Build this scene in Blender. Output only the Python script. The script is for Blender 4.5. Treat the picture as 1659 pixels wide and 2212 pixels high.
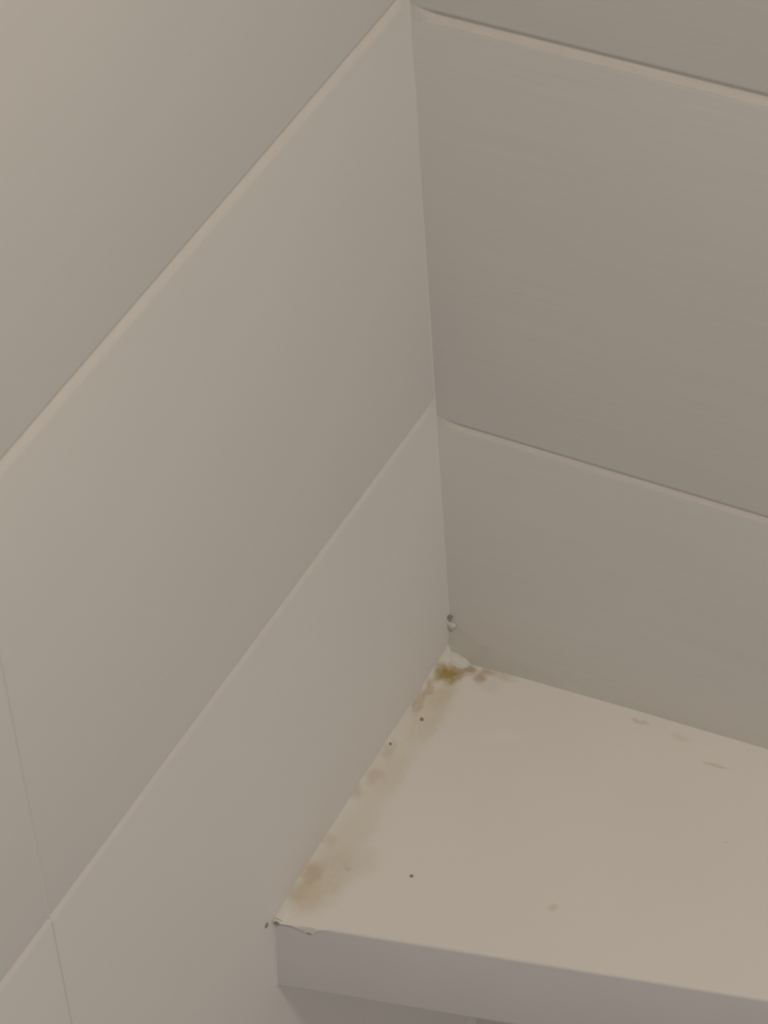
import bpy, bmesh, math
from mathutils import Matrix, Vector, noise

for o in list(bpy.data.objects):
    bpy.data.objects.remove(o)
scene = bpy.context.scene
COL = scene.collection

# ------------------------------------------------------------------ camera
Z0 = 1.15                                   # height of the upper wall joint above the floor
CAM_ROT = (0.5342708, 0.81843014, -0.08081885)
CAM_LOC = (0.6223513, -1.11091316, 0.88206701 + Z0)
cd = bpy.data.cameras.new('camera')
cam = bpy.data.objects.new('camera', cd)
COL.objects.link(cam)
a, b, c = CAM_ROT
cam.matrix_world = (Matrix.Translation(CAM_LOC) @ Matrix.Rotation(a, 4, 'Z')
                    @ Matrix.Rotation(b, 4, 'X') @ Matrix.Rotation(c, 4, 'Z'))
cd.sensor_fit = 'VERTICAL'
cd.sensor_height = 24.0
cd.sensor_width = 18.0
cd.lens = 7274.92 * 24.0 / 2212.0
cd.clip_start = 0.05
cd.dof.use_dof = True                       # the photograph is a little soft all over
cd.dof.focus_distance = 2.45
cd.dof.aperture_fstop = 32.0
scene.camera = cam

# ------------------------------------------------------------------ light
w = bpy.data.worlds.new('room_ambient')
scene.world = w
w.use_nodes = True
bg = w.node_tree.nodes['Background']
bg.inputs[0].default_value = (1.0, 0.905, 0.90, 1)
bg.inputs[1].default_value = 0.205
ld = bpy.data.lights.new('ceiling_lamp', 'AREA')
ld.shape = 'DISK'
ld.size = 0.30
ld.energy = 13.3
ld.color = (1.0, 0.885, 0.71)
lamp = bpy.data.objects.new('ceiling_lamp', ld)
COL.objects.link(lamp)
lamp.location = (0.85, -0.77, 2.75)
fill_data = bpy.data.lights.new('side_fill', 'AREA')      # added unseen fill from the far right, lifts the shade under the shelf
fill_data.shape = 'RECTANGLE'
fill_data.size, fill_data.size_y = 1.2, 0.6
fill_data.energy = 3.7
fill_data.color = (1.0, 0.93, 0.86)
fill_obj = bpy.data.objects.new('side_fill', fill_data)
COL.objects.link(fill_obj)
fill_obj.location = (2.2, -0.42, 0.95)
fill_obj.rotation_euler = (0, math.radians(90), 0)

vs = scene.view_settings
vs.view_transform = 'Standard'
vs.look = 'None'
vs.gamma = 1.0
vs.use_curve_mapping = False
vs.exposure = 0.0


# ------------------------------------------------------------------ helpers
def tag(o, label=None, cat=None, kind=None, group=None):
    if label: o['label'] = label
    if cat: o['category'] = cat
    if kind: o['kind'] = kind
    if group: o['group'] = group
    return o


def link(name, me, mat=None, parent=None, smooth=False):
    if mat and not me.materials:
        me.materials.append(mat)
    if smooth:
        for p in me.polygons:
            p.use_smooth = True
    o = bpy.data.objects.new(name, me)
    COL.objects.link(o)
    if parent:
        o.parent = parent
    return o


def from_bm(name, bm):
    me = bpy.data.meshes.new(name)
    bmesh.ops.recalc_face_normals(bm, faces=bm.faces)
    bm.to_mesh(me)
    bm.free()
    return me


class Nodes:
    def __init__(self, name):
        self.m = bpy.data.materials.new(name)
        self.m.use_nodes = True
        self.t = self.m.node_tree
        self.b = self.t.nodes['Principled BSDF']

    def n(self, typ, **kw):
        x = self.t.nodes.new(typ)
        for k, v in kw.items():
            setattr(x, k, v)
        return x

    def l(self, a, b):
        self.t.links.new(a, b)

    def math(self, op, a, b=None, clamp=False):
        x = self.n('ShaderNodeMath', operation=op, use_clamp=clamp)
        for i, v in enumerate((a, b)):
            if v is None: continue
            if hasattr(v, 'is_linked'): self.l(v, x.inputs[i])
            else: x.inputs[i].default_value = v
        return x.outputs[0]

    def mix(self, fac, a, b):
        x = self.n('ShaderNodeMix', data_type='RGBA')
        for s, v in ((x.inputs['Factor'], fac), (x.inputs['A'], a), (x.inputs['B'], b)):
            if hasattr(v, 'is_linked'): self.l(v, s)
            else: s.default_value = v if not isinstance(v, tuple) else (*v, 1.0)
        return x.outputs['Result']

    def noise(self, vec, scale, detail=2.0, rough=0.5):
        x = self.n('ShaderNodeTexNoise')
        x.inputs['Scale'].default_value = scale
        x.inputs['Detail'].default_value = detail
        x.inputs['Roughness'].default_value = rough
        self.l(vec, x.inputs['Vector'])
        return x

    def map(self, vec, scale, loc=(0, 0, 0)):
        x = self.n('ShaderNodeMapping')
        x.inputs['Scale'].default_value = scale
        x.inputs['Location'].default_value = loc
        self.l(vec, x.inputs['Vector'])
        return x.outputs[0]


TILE = (0.72, 0.707, 0.685)


def tile_material(name, streak_axis, amp):
    """satin glazed tile with a faint horizontal brushed relief"""
    k = Nodes(name)
    geo = k.n('ShaderNodeNewGeometry').outputs['Position']
    sc = [420.0, 420.0, 420.0]
    sc[streak_axis] = 9.0
    sc[2] = 420.0
    st = k.noise(k.map(geo, tuple(sc)), 1.0, 3.0, 0.55)
    big = k.noise(geo, 9.0, 2.0)
    v = k.math('MULTIPLY_ADD', st.outputs[0], amp)
    k.t.nodes[-1].inputs[2].default_value = 1 - amp / 2
    v2 = k.math('MULTIPLY_ADD', big.outputs[0], 0.05)
    k.t.nodes[-1].inputs[2].default_value = 0.975
    f = k.math('MULTIPLY', v, v2)
    mul = k.n('ShaderNodeVectorMath', operation='SCALE')
    mul.inputs[0].default_value = TILE
    k.l(f, mul.inputs['Scale'])
    k.l(mul.outputs[0], k.b.inputs['Base Color'])
    k.b.inputs['Roughness'].default_value = 0.5
    k.b.inputs['Specular IOR Level'].default_value = 0.3
    bu = k.n('ShaderNodeBump')
    bu.inputs['Strength'].default_value = 0.10
    bu.inputs['Distance'].default_value = 0.0004
    k.l(st.outputs[0], bu.inputs['Height'])
    k.l(bu.outputs[0], k.b.inputs['Normal'])
    return k.m


def plain(name, col, rough=0.7, spec=0.25, nscale=60.0, namp=0.06, bump=0.0):
    k = Nodes(name)
    geo = k.n('ShaderNodeNewGeometry').outputs['Position']
    n = k.noise(geo, nscale, 3.0)
    f = k.math('MULTIPLY_ADD', n.outputs[0], namp * 2)
    k.t.nodes[-1].inputs[2].default_value = 1.0 - namp
    mul = k.n('ShaderNodeVectorMath', operation='SCALE')
    mul.inputs[0].default_value = col
    k.l(f, mul.inputs['Scale'])
    k.l(mul.outputs[0], k.b.inputs['Base Color'])
    k.b.inputs['Roughness'].default_value = rough
    k.b.inputs['Specular IOR Level'].default_value = spec
    if bump:
        bu = k.n('ShaderNodeBump')
        bu.inputs['Strength'].default_value = bump
        bu.inputs['Distance'].default_value = 0.0006
        k.l(n.outputs[0], bu.inputs['Height'])
        k.l(bu.outputs[0], k.b.inputs['Normal'])
    return k.m


OLIVE = (0.36, 0.27, 0.095)
BROWN = (0.44, 0.33, 0.22)
TAN = (0.60, 0.525, 0.385)
GREY = (0.56, 0.52, 0.45)
# stains: x mm, y mm, half-size along x, half-size along y, turn (deg), colour, strength
STAINS = [
    # wide yellowish film left by old sealant along the left wall
    (9, -48, 11, 26, 0, TAN, 0.42), (8, -92, 10, 26, 0, TAN, 0.34), (10, -136, 11, 24, 0, TAN, 0.26),
    (11, -168, 15, 24, 0, TAN, 0.50), (8, -180, 9, 14, 10, TAN, 0.35),
    # patches on it
    (1.2, -112, 4.5, 5.5, 0, BROWN, 0.30), (4.5, -97, 3.5, 7, -15, BROWN, 0.22),
    (2.0, -145, 5, 4.5, 0, BROWN, 0.22), (4.5, -168, 5, 9, -8, BROWN, 0.36), (3.5, -182, 6, 6, 0, BROWN, 0.22),
    (3.0, -78, 3, 7, 0, BROWN, 0.24), (19, -156, 3, 2, 0, BROWN, 0.22), (24, -150, 10, 12, 0, TAN, 0.22),
    # the dirty corner
    (6.5, -17, 6.5, 7.5, -25, OLIVE, 0.95), (9.5, -9.5, 5.5, 5.0, -30, OLIVE, 0.62), (3.2, -21, 3.2, 4.0, 0, OLIVE, 0.55),
    (10, -30, 6.5, 12, -12, TAN, 0.55), (13.5, -6.5, 5.5, 3.6, -20, BROWN, 0.75), (22, -10.5, 4.2, 4.6, 30, BROWN, 0.70),
    (24, -5.0, 5.5, 3.0, 0, BROWN, 0.45), (2.2, -33, 2.6, 10, -6, BROWN, 0.55), (3.0, -45, 2.4, 8, -6, BROWN, 0.42),
    (30, -5, 12, 4, 0, BROWN, 0.25), (30, -14, 8, 5, 0, GREY, 0.20),
    # small marks on the open part of the slab, the last one a paler patch
    (115, -7.4, 6, 1.6, 5, BROWN, 0.34), (163, -21.2, 8.5, 1.3, 3, BROWN, 0.38), (126, -140, 3, 2.2, 0, BROWN, 0.25),
    (189, -67, 1.1, 1.1, 0, GREY, 0.6), (139, -10, 7, 2.5, 0, TAN, 0.30), (50, -45, 16, 5, 25, (0.80, 0.775, 0.735), 0.45),
]


def shelf_material(name, base, rough):
    """white glazed slab / sealant carrying the dried stains (stain shapes in millimetres on the shelf)"""
    k = Nodes(name)
    geo = k.n('ShaderNodeNewGeometry').outputs['Position']
    wn = k.noise(geo, 170.0, 3.0, 0.6)
    wob = k.n('ShaderNodeVectorMath', operation='SUBTRACT')
    k.l(wn.outputs['Color'], wob.inputs[0]); wob.inputs[1].default_value = (.5, .5, .5)
    wob2 = k.n('ShaderNodeVectorMath', operation='SCALE')
    k.l(wob.outputs[0], wob2.inputs[0]); wob2.inputs['Scale'].default_value = 0.0075
    add = k.n('ShaderNodeVectorMath', operation='ADD')
    k.l(geo, add.inputs[0]); k.l(wob2.outputs[0], add.inputs[1])
    flat = k.n('ShaderNodeVectorMath', operation='MULTIPLY')
    k.l(add.outputs[0], flat.inputs[0]); flat.inputs[1].default_value = (1, 1, 0)
    sep = k.n('ShaderNodeSeparateXYZ'); k.l(geo, sep.inputs[0])
    above = k.math('GREATER_THAN', sep.outputs['Z'], Z0 - 0.4235)      # only what lies on top
    big = k.noise(geo, 14.0, 3.0)
    f = k.math('MULTIPLY_ADD', big.outputs[0], 0.06)
    k.t.nodes[-1].inputs[2].default_value = 0.97
    mul = k.n('ShaderNodeVectorMath', operation='SCALE')
    mul.inputs[0].default_value = base
    k.l(f, mul.inputs['Scale'])
    col = mul.outputs[0]
    fine = k.noise(geo, 330.0, 3.0, 0.6)
    mod = k.math('MULTIPLY_ADD', fine.outputs[0], 1.1)
    k.t.nodes[-1].inputs[2].default_value = 0.45
    for (x, y, rx, ry, deg, cc, s) in STAINS:
        mp = k.n('ShaderNodeMapping', vector_type='TEXTURE')
        mp.inputs['Location'].default_value = (x / 1000, y / 1000, 0)
        mp.inputs['Rotation'].default_value = (0, 0, math.radians(deg))
        mp.inputs['Scale'].default_value = (rx / 1000, ry / 1000, 1)
        k.l(flat.outputs[0], mp.inputs['Vector'])
        ln = k.n('ShaderNodeVectorMath', operation='LENGTH')
        k.l(mp.outputs[0], ln.inputs[0])
        mr = k.n('ShaderNodeMapRange', interpolation_type='SMOOTHSTEP')
        k.l(ln.outputs['Value'], mr.inputs['Value'])
        mr.inputs['From Min'].default_value = 1.25
        mr.inputs['From Max'].default_value = 0.35
        fac = k.math('MULTIPLY', mr.outputs[0], k.math('MULTIPLY', mod, s), clamp=True)
        fac = k.math('MULTIPLY', fac, above)
        col = k.mix(fac, col, cc)
    k.l(col, k.b.inputs['Base Color'])
    k.b.inputs['Roughness'].default_value = rough
    k.b.inputs['Specular IOR Level'].default_value = 0.3
    bu = k.n('ShaderNodeBump')
    bu.inputs['Strength'].default_value = 0.12
    bu.inputs['Distance'].default_value = 0.0006
    k.l(fine.outputs[0], bu.inputs['Height'])
    k.l(bu.outputs[0], k.b.inputs['Normal'])
    return k.m


M_TL = tile_material('tile_glaze_along_y', 1, 0.045)
M_TR = tile_material('tile_glaze_along_x', 0, 0.09)
M_GROUT = plain('ivory_grout', (0.74, 0.712, 0.672), 0.85, 0.1, 90, 0.05, 0.15)
M_BACK = plain('mortar', (0.42, 0.40, 0.37), 0.95, 0.1)
M_CAULK = plain('white_sealant', (0.73, 0.715, 0.69), 0.5, 0.3, 140, 0.03, 0.1)
M_SLAB = shelf_material('stained_white_slab', (0.76, 0.738, 0.71), 0.5)
M_BEAD = shelf_material('stained_sealant', (0.74, 0.718, 0.68), 0.45)
M_SIL = plain('greyish_sealant', (0.61, 0.605, 0.565), 0.55, 0.2, 120, 0.05, 0.1)
M_BEAD2 = plain('pale_sealant', (0.67, 0.655, 0.615), 0.55, 0.2, 120, 0.05, 0.1)
M_DIRT = plain('dark_grime', (0.20, 0.17, 0.14), 0.95, 0.1, 900, 0.3)
M_MOULD_GAP = plain('grey_brown_mould_gap_shade', (0.30, 0.265, 0.235), 0.95, 0.1, 700, 0.3)  # mould, with the shade of small gaps put into the same colour
M_FLOOR = plain('white_floor', (0.85, 0.83, 0.81), 0.6, 0.3, 12, 0.08)

# ------------------------------------------------------------------ walls
LEN, TOP = 1.6, 2.6
DEP = 0.008                                  # tile thickness; tile faces lie in x = 0 and y = 0


def box_bm(x0, x1, y0, y1, z0, z1):
    bm = bmesh.new()
    bmesh.ops.create_cube(bm, size=1.0, matrix=Matrix.Translation(((x0 + x1) / 2, (y0 + y1) / 2, (z0 + z1) / 2))
                          @ Matrix.Diagonal((x1 - x0, y1 - y0, z1 - z0, 1)))
    return bm


def struct(name, bm, mat, label, cat):
    o = link(name, from_bm(name, bm), mat)
    return tag(o, label, cat, 'structure')


floor = struct('floor', box_bm(-0.1, LEN, -LEN, 0.1, -0.1, 0.0), M_FLOOR, 'plain white floor at the foot of the tiled walls', 'floor')
wall_l = struct('wall_left', box_bm(-0.10, -DEP, -LEN, 0.10, 0.0, TOP), M_BACK,
                'pale tiled wall on the left with joints running steeply down to the left', 'wall')
wall_r = struct('wall_right', box_bm(-DEP, LEN, DEP, 0.10, 0.0, TOP), M_BACK,
                'darker tiled wall on the right with two light joints, behind the shelf', 'wall')


def tile_mesh(L, Hh):
    """front face at depth 0, body behind; u along the wall, v up; soft top and bottom edges, tight ends"""
    bm = bmesh.new()
    rings = []
    R = 0.0020
    for k in range(5):                       # back ring, then the rounded edge
        if k == 0:
            d, ins = DEP, 0.0
        else:
            t = (k - 1) / 3 * math.pi / 2
            d, ins = R * (1 - math.sin(t)), R * (1 - math.cos(t))
        iu = ins * 0.2
        rings.append([bm.verts.new((u, d, v)) for u, v in
                      ((iu, ins), (L - iu, ins), (L - iu, Hh - ins), (iu, Hh - ins))])
    bm.faces.new(rings[0]); bm.faces.new(rings[-1])
    for r0, r1 in zip(rings, rings[1:]):
        for q in range(4):
            bm.faces.new((r0[q], r0[(q + 1) % 4], r1[(q + 1) % 4], r1[q]))
    me = from_bm('tile', bm)
    for p in me.polygons:
        p.use_smooth = True
    me.set_sharp_from_angle(angle=math.radians(50))
    return me


_tiles = {}


def get_tile(L, Hh, mat):
    key = (round(L, 5), round(Hh, 5), mat.name)
    if key not in _tiles:
        me = tile_mesh(L, Hh)
        me.materials.append(mat)
        _tiles[key] = me
    return _tiles[key]


def build_wall(wall, mat, joints_v, gaps, joints_u, gap_u, to_world, rot):
    """joints_v / joints_u are the joint centres"""
    vb = [(0.0, 0.0)] + list(zip(joints_v, gaps)) + [(TOP, 0.0)]
    ub = [(0.0, 0.0)] + [(u, gap_u) for u in joints_u] + [(LEN, 0.0)]
    for i in range(len(vb) - 1):
        v0 = vb[i][0] + vb[i][1] / 2
        v1 = vb[i + 1][0] - vb[i + 1][1] / 2
        for j in range(len(ub) - 1):
            u0 = ub[j][0] + ub[j][1] / 2
            u1 = ub[j + 1][0] - ub[j + 1][1] / 2
            o = link('tile', get_tile(u1 - u0, v1 - v0, mat), None, wall)
            if rot:                          # left wall: u runs along -y, depth along -x
                o.rotation_euler = (0, 0, -math.pi / 2)
                o.location = (0, -u0, v0)
                o.scale = (1, -1, 1)
                o.location = (0, -u0, v0)
            else:
                o.location = (u0, 0, v0)
    # horizontal grout joints: the pointing slopes outwards, recessed at its top and flush at its foot
    for v, g in zip(joints_v, gaps):
        prof = [(DEP, v - g / 2 - 0.0009), (0.00012, v - g / 2 - 0.0009), (0.00105 * g / 0.0052, v - 0.0006), (0.0021 * g / 0.0052, v + g / 2 + 0.0002),
                (DEP, v + g / 2 + 0.0002)]
        NS = 120
        bm = bmesh.new()
        rings = []
        for s in range(NS + 1):
            u = -0.002 + (LEN + 0.002) * (s / NS) ** 1.7
            fl = 1.0 - min(1.0, max(0.0, (u - 0.002) / 0.012))      # smeared flush next to the corner
            fl = fl * fl * (3 - 2 * fl)
            ring = []
            for q, (d, vv) in enumerate(prof):
                dd, v2 = d, vv
                if q in (1, 2, 3):
                    dd += (0.00004 if q == 1 else 0.00022) * noise.noise(Vector((u * 38, v * 71, q * 3.1)))
                if q in (1,):
                    v2 += 0.0004 * noise.noise(Vector((u * 26, v * 57, 9.0)))
                if q in (1, 2, 3):
                    dd = dd * (1 - fl) + 0.00005 * fl
                v2 += fl * (-0.0004 if q < 2 else 0.0014 if q > 2 else 0)
                ring.append(bm.verts.new(to_world(u, v2, dd)))
            rings.append(ring)
        for s in range(NS):
            for q in range(len(prof)):
                q2 = (q + 1) % len(prof)
                bm.faces.new((rings[s][q], rings[s][q2], rings[s + 1][q2], rings[s + 1][q]))
        bm.faces.new(rings[0]); bm.faces.new(rings[-1])
        link('grout_joint', from_bm('grout_joint', bm), M_GROUT, wall)
    # tight vertical joints
    for u in joints_u:
        bm = bmesh.new()
        pts = []
        for uu in (u - gap_u / 2 - .0003, u + gap_u / 2 + .0003):
            for d in (0.0004, DEP):
                for v in (0.0, TOP):
                    pts.append(bm.verts.new(to_world(uu, v, d)))
        bmesh.ops.convex_hull(bm, input=pts)
        link('grout_joint', from_bm('grout_joint', bm), M_GROUT, wall)


LV1, LV2 = Z0 + 0.0105, Z0 - 0.23626
ls = LV1 - LV2
left_v = [LV2 - 2 * ls - 0.246, LV2 - 2 * ls, LV2] + [LV1 + k * ls for k in range(6)]   # a taller course below the shelf
left_v = [v for v in left_v if 0.02 < v < TOP - .02]
left_g = [0.0050 if abs(v - LV2) > .01 else 0.0024 for v in left_v]
build_wall(wall_l, M_TL, left_v, left_g, [0.370, 0.870, 1.370], 0.0007, lambda u, v, d: (-d, -u, v), True)
right_v = [Z0 + 0.25 * k for k in range(-4, 6)]
right_v = [v for v in right_v if 0.02 < v < TOP - .02]
right_g = [0.0054 if abs(v - (Z0 - .25)) > .01 else 0.0037 for v in right_v]
build_wall(wall_r, M_TR, right_v, right_g, [0.445, 0.945, 1.445], 0.0007, lambda u, v, d: (u, d, v), False)

# vertical sealant line in the corner of the two walls: concave fillet


def corner_trim(name, z0, z1, r, label):
    bm = bmesh.new()
    rings = []
    n = max(2, int((z1 - z0) / 0.004))
    for i in range(n + 1):
        z = z0 + (z1 - z0) * i / n
        rr = r * (1 + 0.35 * noise.noise(Vector((z * 34, 3.3, r * 100))))
        if i == 0: rr *= 0.5
        ring = []
        for kx in range(6):
            t = kx / 5
            # quadratic curve from left wall to right wall, pulled into the corner
            px = (1 - t) ** 2 * 0 + 2 * t * (1 - t) * rr * 0.22 + t * t * rr
            py = -((1 - t) ** 2 * rr + 2 * t * (1 - t) * rr * 0.22)
            ring.append(bm.verts.new((px - 0.0001 * (1 - t), py + 0.0001 * t, z)))
        ring.append(bm.verts.new((-0.0005, 0.0006, z)))
        rings.append(ring)
    for i in range(n):
        m = len(rings[0])
        for q in range(m):
            q2 = (q + 1) % m
            bm.faces.new((rings[i][q], rings[i][q2], rings[i + 1][q2], rings[i + 1][q]))
    bm.faces.new(rings[0]); bm.faces.new(rings[-1])
    o = link(name, from_bm(name, bm), M_CAULK, None, True)
    o.data.set_sharp_from_angle(angle=math.radians(50))
    return tag(o, label, 'trim', 'structure')


corner_trim('trim_1', 0.001, TOP - 0.001, 0.0006, 'thin upright line of white sealant in the corner of the two walls')

# ------------------------------------------------------------------ the shelf
S = Vector((0.20, -0.10, Z0 - 0.467))


def zt(x, y):
    return Z0 - 0.4220 + 0.04 * x + 0.02 * (y + 0.2)


def yf(x):                                   # front edge, top
    return -0.2008 + 0.1975 * x


shelf = bpy.data.objects.new('corner_shelf', None)
COL.objects.link(shelf)
shelf.location = S
tag(shelf, 'off-white stained slab shelf fixed across the corner of the tiled walls', 'shelf')

G = 0.0006
XE = 0.64
bm = bmesh.new()
base = [(G, -G), (G, yf(G)), (XE, yf(XE)), (XE, -G)]
topv = [bm.verts.new(Vector((x, y, zt(x, y))) - S) for x, y in base]
TH = 0.047
botv = []
for i, (x, y) in enumerate(base):
    yy = y - 0.0046 if i in (1, 2) else y
    botv.append(bm.verts.new(Vector((x, yy, zt(x, yy) - TH)) - S))
bm.faces.new(topv); bm.faces.new(botv)
for i in range(4):
    j = (i + 1) % 4
    bm.faces.new((topv[i], topv[j], botv[j], botv[i]))
bm.edges.ensure_lookup_table()
ed = [e for e in bm.edges if set(e.verts) in ({topv[1], topv[2]}, {topv[2], topv[3]}, {topv[2], botv[2]})]
ed2 = [e for e in bm.edges if set(e.verts) == {botv[1], botv[2]}]
bmesh.ops.bevel(bm, geom=ed + ed2, offset=0.0016, segments=3, profile=0.5, affect='EDGES')
slab = link('slab', from_bm('slab', bm), M_SLAB, shelf, True)
M_EDGE = plain('greyer_front_edge', (0.665, 0.655, 0.655), 0.6, 0.25, 30, 0.03)  # greyer colour for the slab's front face
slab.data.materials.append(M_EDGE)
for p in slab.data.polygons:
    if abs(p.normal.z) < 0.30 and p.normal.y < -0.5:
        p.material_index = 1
slab.data.set_sharp_from_angle(angle=math.radians(40))


def lerp(tab, x):
    if x <= tab[0][0]: return tab[0][1]
    for (x0, v0), (x1, v1) in zip(tab, tab[1:]):
        if x <= x1:
            t = (x - x0) / (x1 - x0)
            t = t * t * (3 - 2 * t)
            return v0 + (v1 - v0) * t
    return tab[-1][1]


def bead(stations, prof_fn, nprof=10):
    """sweep: prof_fn(s) -> (wall point, control point, shelf point, inner corner)"""
    bm = bmesh.new()
    rings = []
    for s in stations:
        A, B, C, D = prof_fn(s)
        ring = []
        for kx in range(nprof + 1):
            t = kx / nprof
            P = A * (1 - t) ** 2 + B * 2 * t * (1 - t) + C * t * t
            ring.append(bm.verts.new(P - S))
        ring.append(bm.verts.new(D - S))
        rings.append(ring)
    m = len(rings[0])
    for r0, r1 in zip(rings, rings[1:]):
        for q in range(m):
            q2 = (q + 1) % m
            bm.faces.new((r0[q], r0[q2], r1[q2], r1[q]))
    bm.faces.new(rings[0]); bm.faces.new(rings[-1])
    me = from_bm('caulk_bead', bm)
    for p in me.polygons: p.use_smooth = True
    me.set_sharp_from_angle(angle=math.radians(55))
    return me


# along the left wall (distance from the corner, height on the wall / width on the slab, metres)
HL = [(0.0, .0100), (0.018, .0095), (0.05, .0078), (0.095, .0072), (0.135, .0045), (0.17, .0030), (0.19, .0012), (0.2, .0008)]
WL = [(0.0, .010), (0.02, .017), (0.05, .020), (0.08, .019), (0.12, .022), (0.15, .022), (0.18, .014), (0.2, .006)]


def left_prof(s):
    h = lerp(HL, s) * (1 + .16 * noise.noise(Vector((s * 60, 1.7, 0))))
    ww = lerp(WL, s) * (1 + .16 * noise.noise(Vector((s * 45, 5.1, 2))))
    y = -s
    bmp = 0.0012 * noise.noise(Vector((s * 110, 8.8, 4)))
    return (Vector((-0.0002, y, zt(0, y) + h)), Vector((0.0030 + bmp, y, zt(0, y) + 0.0016 + bmp * .5)),
            Vector((ww, y, zt(ww, y) - 0.0003)), Vector((-0.0002, y, zt(0, y) - 0.0010)))


link('caulk_bead', bead([-0.0003 + 0.1998 * i / 190 for i in range(191)], left_prof), M_BEAD, shelf)['label'] = 'thin stained sealant along the left wall'

# along the right wall
HB = [(0.0, .0255), (0.006, .0215), (0.019, .0150), (0.034, .0110), (0.05, .0080), (0.08, .0042), (0.12, .0035), (0.2, .0022), (0.64, .0025)]
WB = [(0.0, .0046), (0.015, .0032), (0.03, .0026), (0.06, .0020), (0.09, .0014), (0.14, .0012), (0.2, .0010), (0.64, .0012)]


def back_prof(x):
    h = lerp(HB, x) * (1 + .10 * noise.noise(Vector((x * 60, 11.7, 0))))
    ww = lerp(WB, x) * (1 + .25 * noise.noise(Vector((x * 30, 15.1, 2))))
    return (Vector((x, 0.0002, zt(x, 0) + h)), Vector((x, -ww * 0.52, zt(x, 0) + h * 0.46)),
            Vector((x, -ww, zt(x, -ww) - 0.0003)), Vector((x, 0.0002, zt(x, 0) - 0.0010)))


st = [-0.0003 + 0.0913 * i / 120 for i in range(121)] + [0.091 + 0.54 * i / 140 for i in range(1, 141)]
link('caulk_bead', bead(st, back_prof), M_SIL, shelf)['label'] = 'sealant along the right wall, heaped towards the corner'


def lump(name, cx, cy, cz, rx, ry, rz, mat, parent, seed=0.0, rough=0.25, freq=1.6, sub=3, origin=S):
    bm = bmesh.new()
    bmesh.ops.create_icosphere(bm, subdivisions=sub, radius=1.0)
    for v in bm.verts:
        d = 1 + rough * noise.noise(v.co * freq + Vector((seed, seed * 1.7, 0)))
        v.co = Vector((cx + v.co.x * rx * d, cy + v.co.y * ry * d, cz + v.co.z * rz * d)) - origin
    return link(name, from_bm(name, bm), mat, parent, True)


# rounded heap of sealant in the very corner, pale crumb above it and over that a dark lump with a gap's shade in its colour
lump('caulk_lump', 0.0030, -0.0026, zt(0, 0) - 0.0006, .0098, .0080, .0064, M_BEAD2, shelf, 3.0, .22, 1.2)['label'] = 'rounded heap of sealant in the corner'
lump('caulk_lump', 0.0016, -0.0010, Z0 - 0.3945, .0034, .0018, .0024, M_SIL, shelf, 7.0, .3)['label'] = 'small pale crumb of sealant in the corner'
lump('pinhole_shade', 0.0006, -0.0010, Z0 - 0.3888, .0022, .0013, .0009, M_MOULD_GAP, shelf, 1.0, .3)['label'] = 'dark mouldy lump coloured as the shade inside a gap in the sealant'

# sealant down the left end of the front face


def end_prof(s):
    zz = zt(0, -.2) - s
    y = yf(0) - 0.0046 * s / TH
    r = 0.0009 * (1 + .3 * noise.noise(Vector((s * 90, 2.2, 7))))
    return (Vector((-0.0001, y - r, zz)), Vector((0.0004, y - 0.0004, zz)), Vector((r, y + 0.0003, zz)), Vector((-0.0001, y + 0.0006, zz)))


link('caulk_bead', bead([0.002 + 0.0445 * i / 30 for i in range(31)], end_prof, 6), M_EDGE, shelf)['label'] = 'sealant line at the left end of the front edge'

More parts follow.
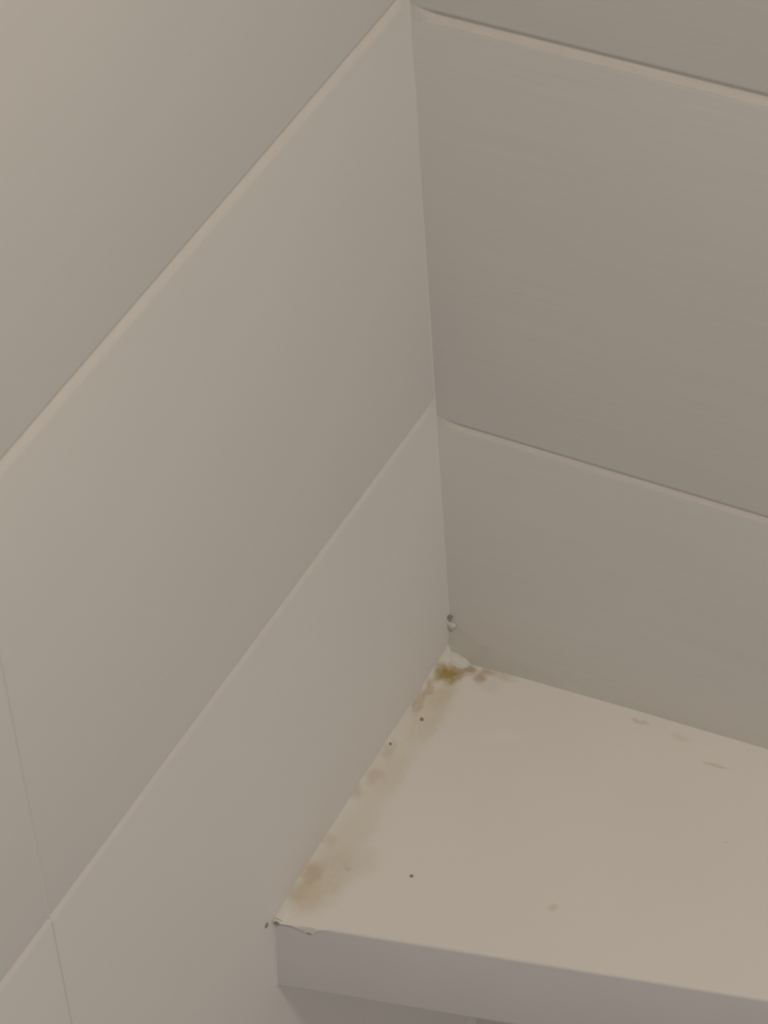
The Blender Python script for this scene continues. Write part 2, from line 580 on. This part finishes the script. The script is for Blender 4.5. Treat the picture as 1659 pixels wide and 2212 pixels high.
# ragged flap of sealant hanging over the front edge by the left wall
edge = [(0.0, .0012), (0.0025, .0006), (0.0045, .0012), (0.007, .0010), (0.010, .0016), (0.0125, .0028), (0.0145, .0034), (0.0165, .0050),
        (0.0185, .0062), (0.0200, .0066), (0.0212, .0048), (0.0225, .0026), (0.026, .0014), (0.032, .0008)]
bm = bmesh.new()
cols = []
for i, (x, dn) in enumerate(edge):
    y = yf(x)
    col = []
    z = zt(x, y)
    tf = max(0.0, min(1.0, (0.031 - x) / 0.008))
    for d, out, back in ((0, 0.0, 0.0065), (0, .0001, 0.0030), (0.0004, .0006, 0), (dn * 0.55, .0011, 0), (dn, .0009, 0)):
        col.append(bm.verts.new(Vector((x + 0.0002, y + back - out * tf + 0.0003 * (1 - tf), z + ((-0.0002 if back > .006 else 0.0001) * tf - 0.0003 * (1 - tf)) - d)) - S))
    col.append(bm.verts.new(Vector((x + 0.0002, y + .0004, z - dn * .85)) - S))
    col.append(bm.verts.new(Vector((x + 0.0002, y + 0.006, z - 0.0004)) - S))
    cols.append(col)
m = len(cols[0])
for c0, c1 in zip(cols, cols[1:]):
    for q in range(m):
        q2 = (q + 1) % m
        bm.faces.new((c0[q], c0[q2], c1[q2], c1[q]))
bm.faces.new(cols[0]); bm.faces.new(cols[-1])
fl = link('caulk_flap', from_bm('caulk_flap', bm), M_SLAB, shelf, True)
fl.data.set_sharp_from_angle(angle=math.radians(60))
fl['label'] = 'ragged bit of sealant hanging over the front edge'
lump('dark_spot', 0.0178, yf(.0178) - .0004, zt(.018, -.2) - .0046, .0021, .0007, .0010, M_MOULD_GAP, shelf, 4.0, .35)['label'] = 'dark lump painted as the shade of the gap under the ragged sealant'  # shade of the gap below the flap, put in as a dark lump
lump('dark_spot', 0.0022, yf(.0) - .0006, zt(.0, -.2) - .0004, .0016, .0008, .0008, M_MOULD_GAP, shelf, 6.0, .35)  # dark spot at the left end of the front edge
lump('dark_spot', 0.0003, -0.2075, Z0 - 0.4185, .0006, .0014, .0012, M_MOULD_GAP, shelf, 8.0, .35)  # dark spot on the left wall


# ------------------------------------------------------------------ crumbs of dirt lying on the shelf
def crumb(x, y, dz, r, mat, label, seed):
    o0 = Vector((x, y, zt(x, y) + dz))
    o = lump('dirt_crumb', x, y, o0.z + r * .25, r * 1.15, r, r * .55, mat, None, seed, .35, 1.4, 2, o0)
    o.location = o0
    tag(o, label, 'dirt crumb', None, 'crumbs of dirt on the shelf')


crumb(0.0015, -0.0752, 0.0047, .0010, M_DIRT, 'darkest tiny crumb, on the sealant halfway along the left wall', 2.0)
crumb(0.0078, -0.0510, 0.0016, .0012, M_MOULD_GAP, 'grey-brown crumb on the sealant just in front of the olive stain', 5.0)
crumb(0.0517, -0.1483, 0.0, .0009, M_MOULD_GAP, 'lone tiny crumb out on the open shelf near its front edge', 9.0)
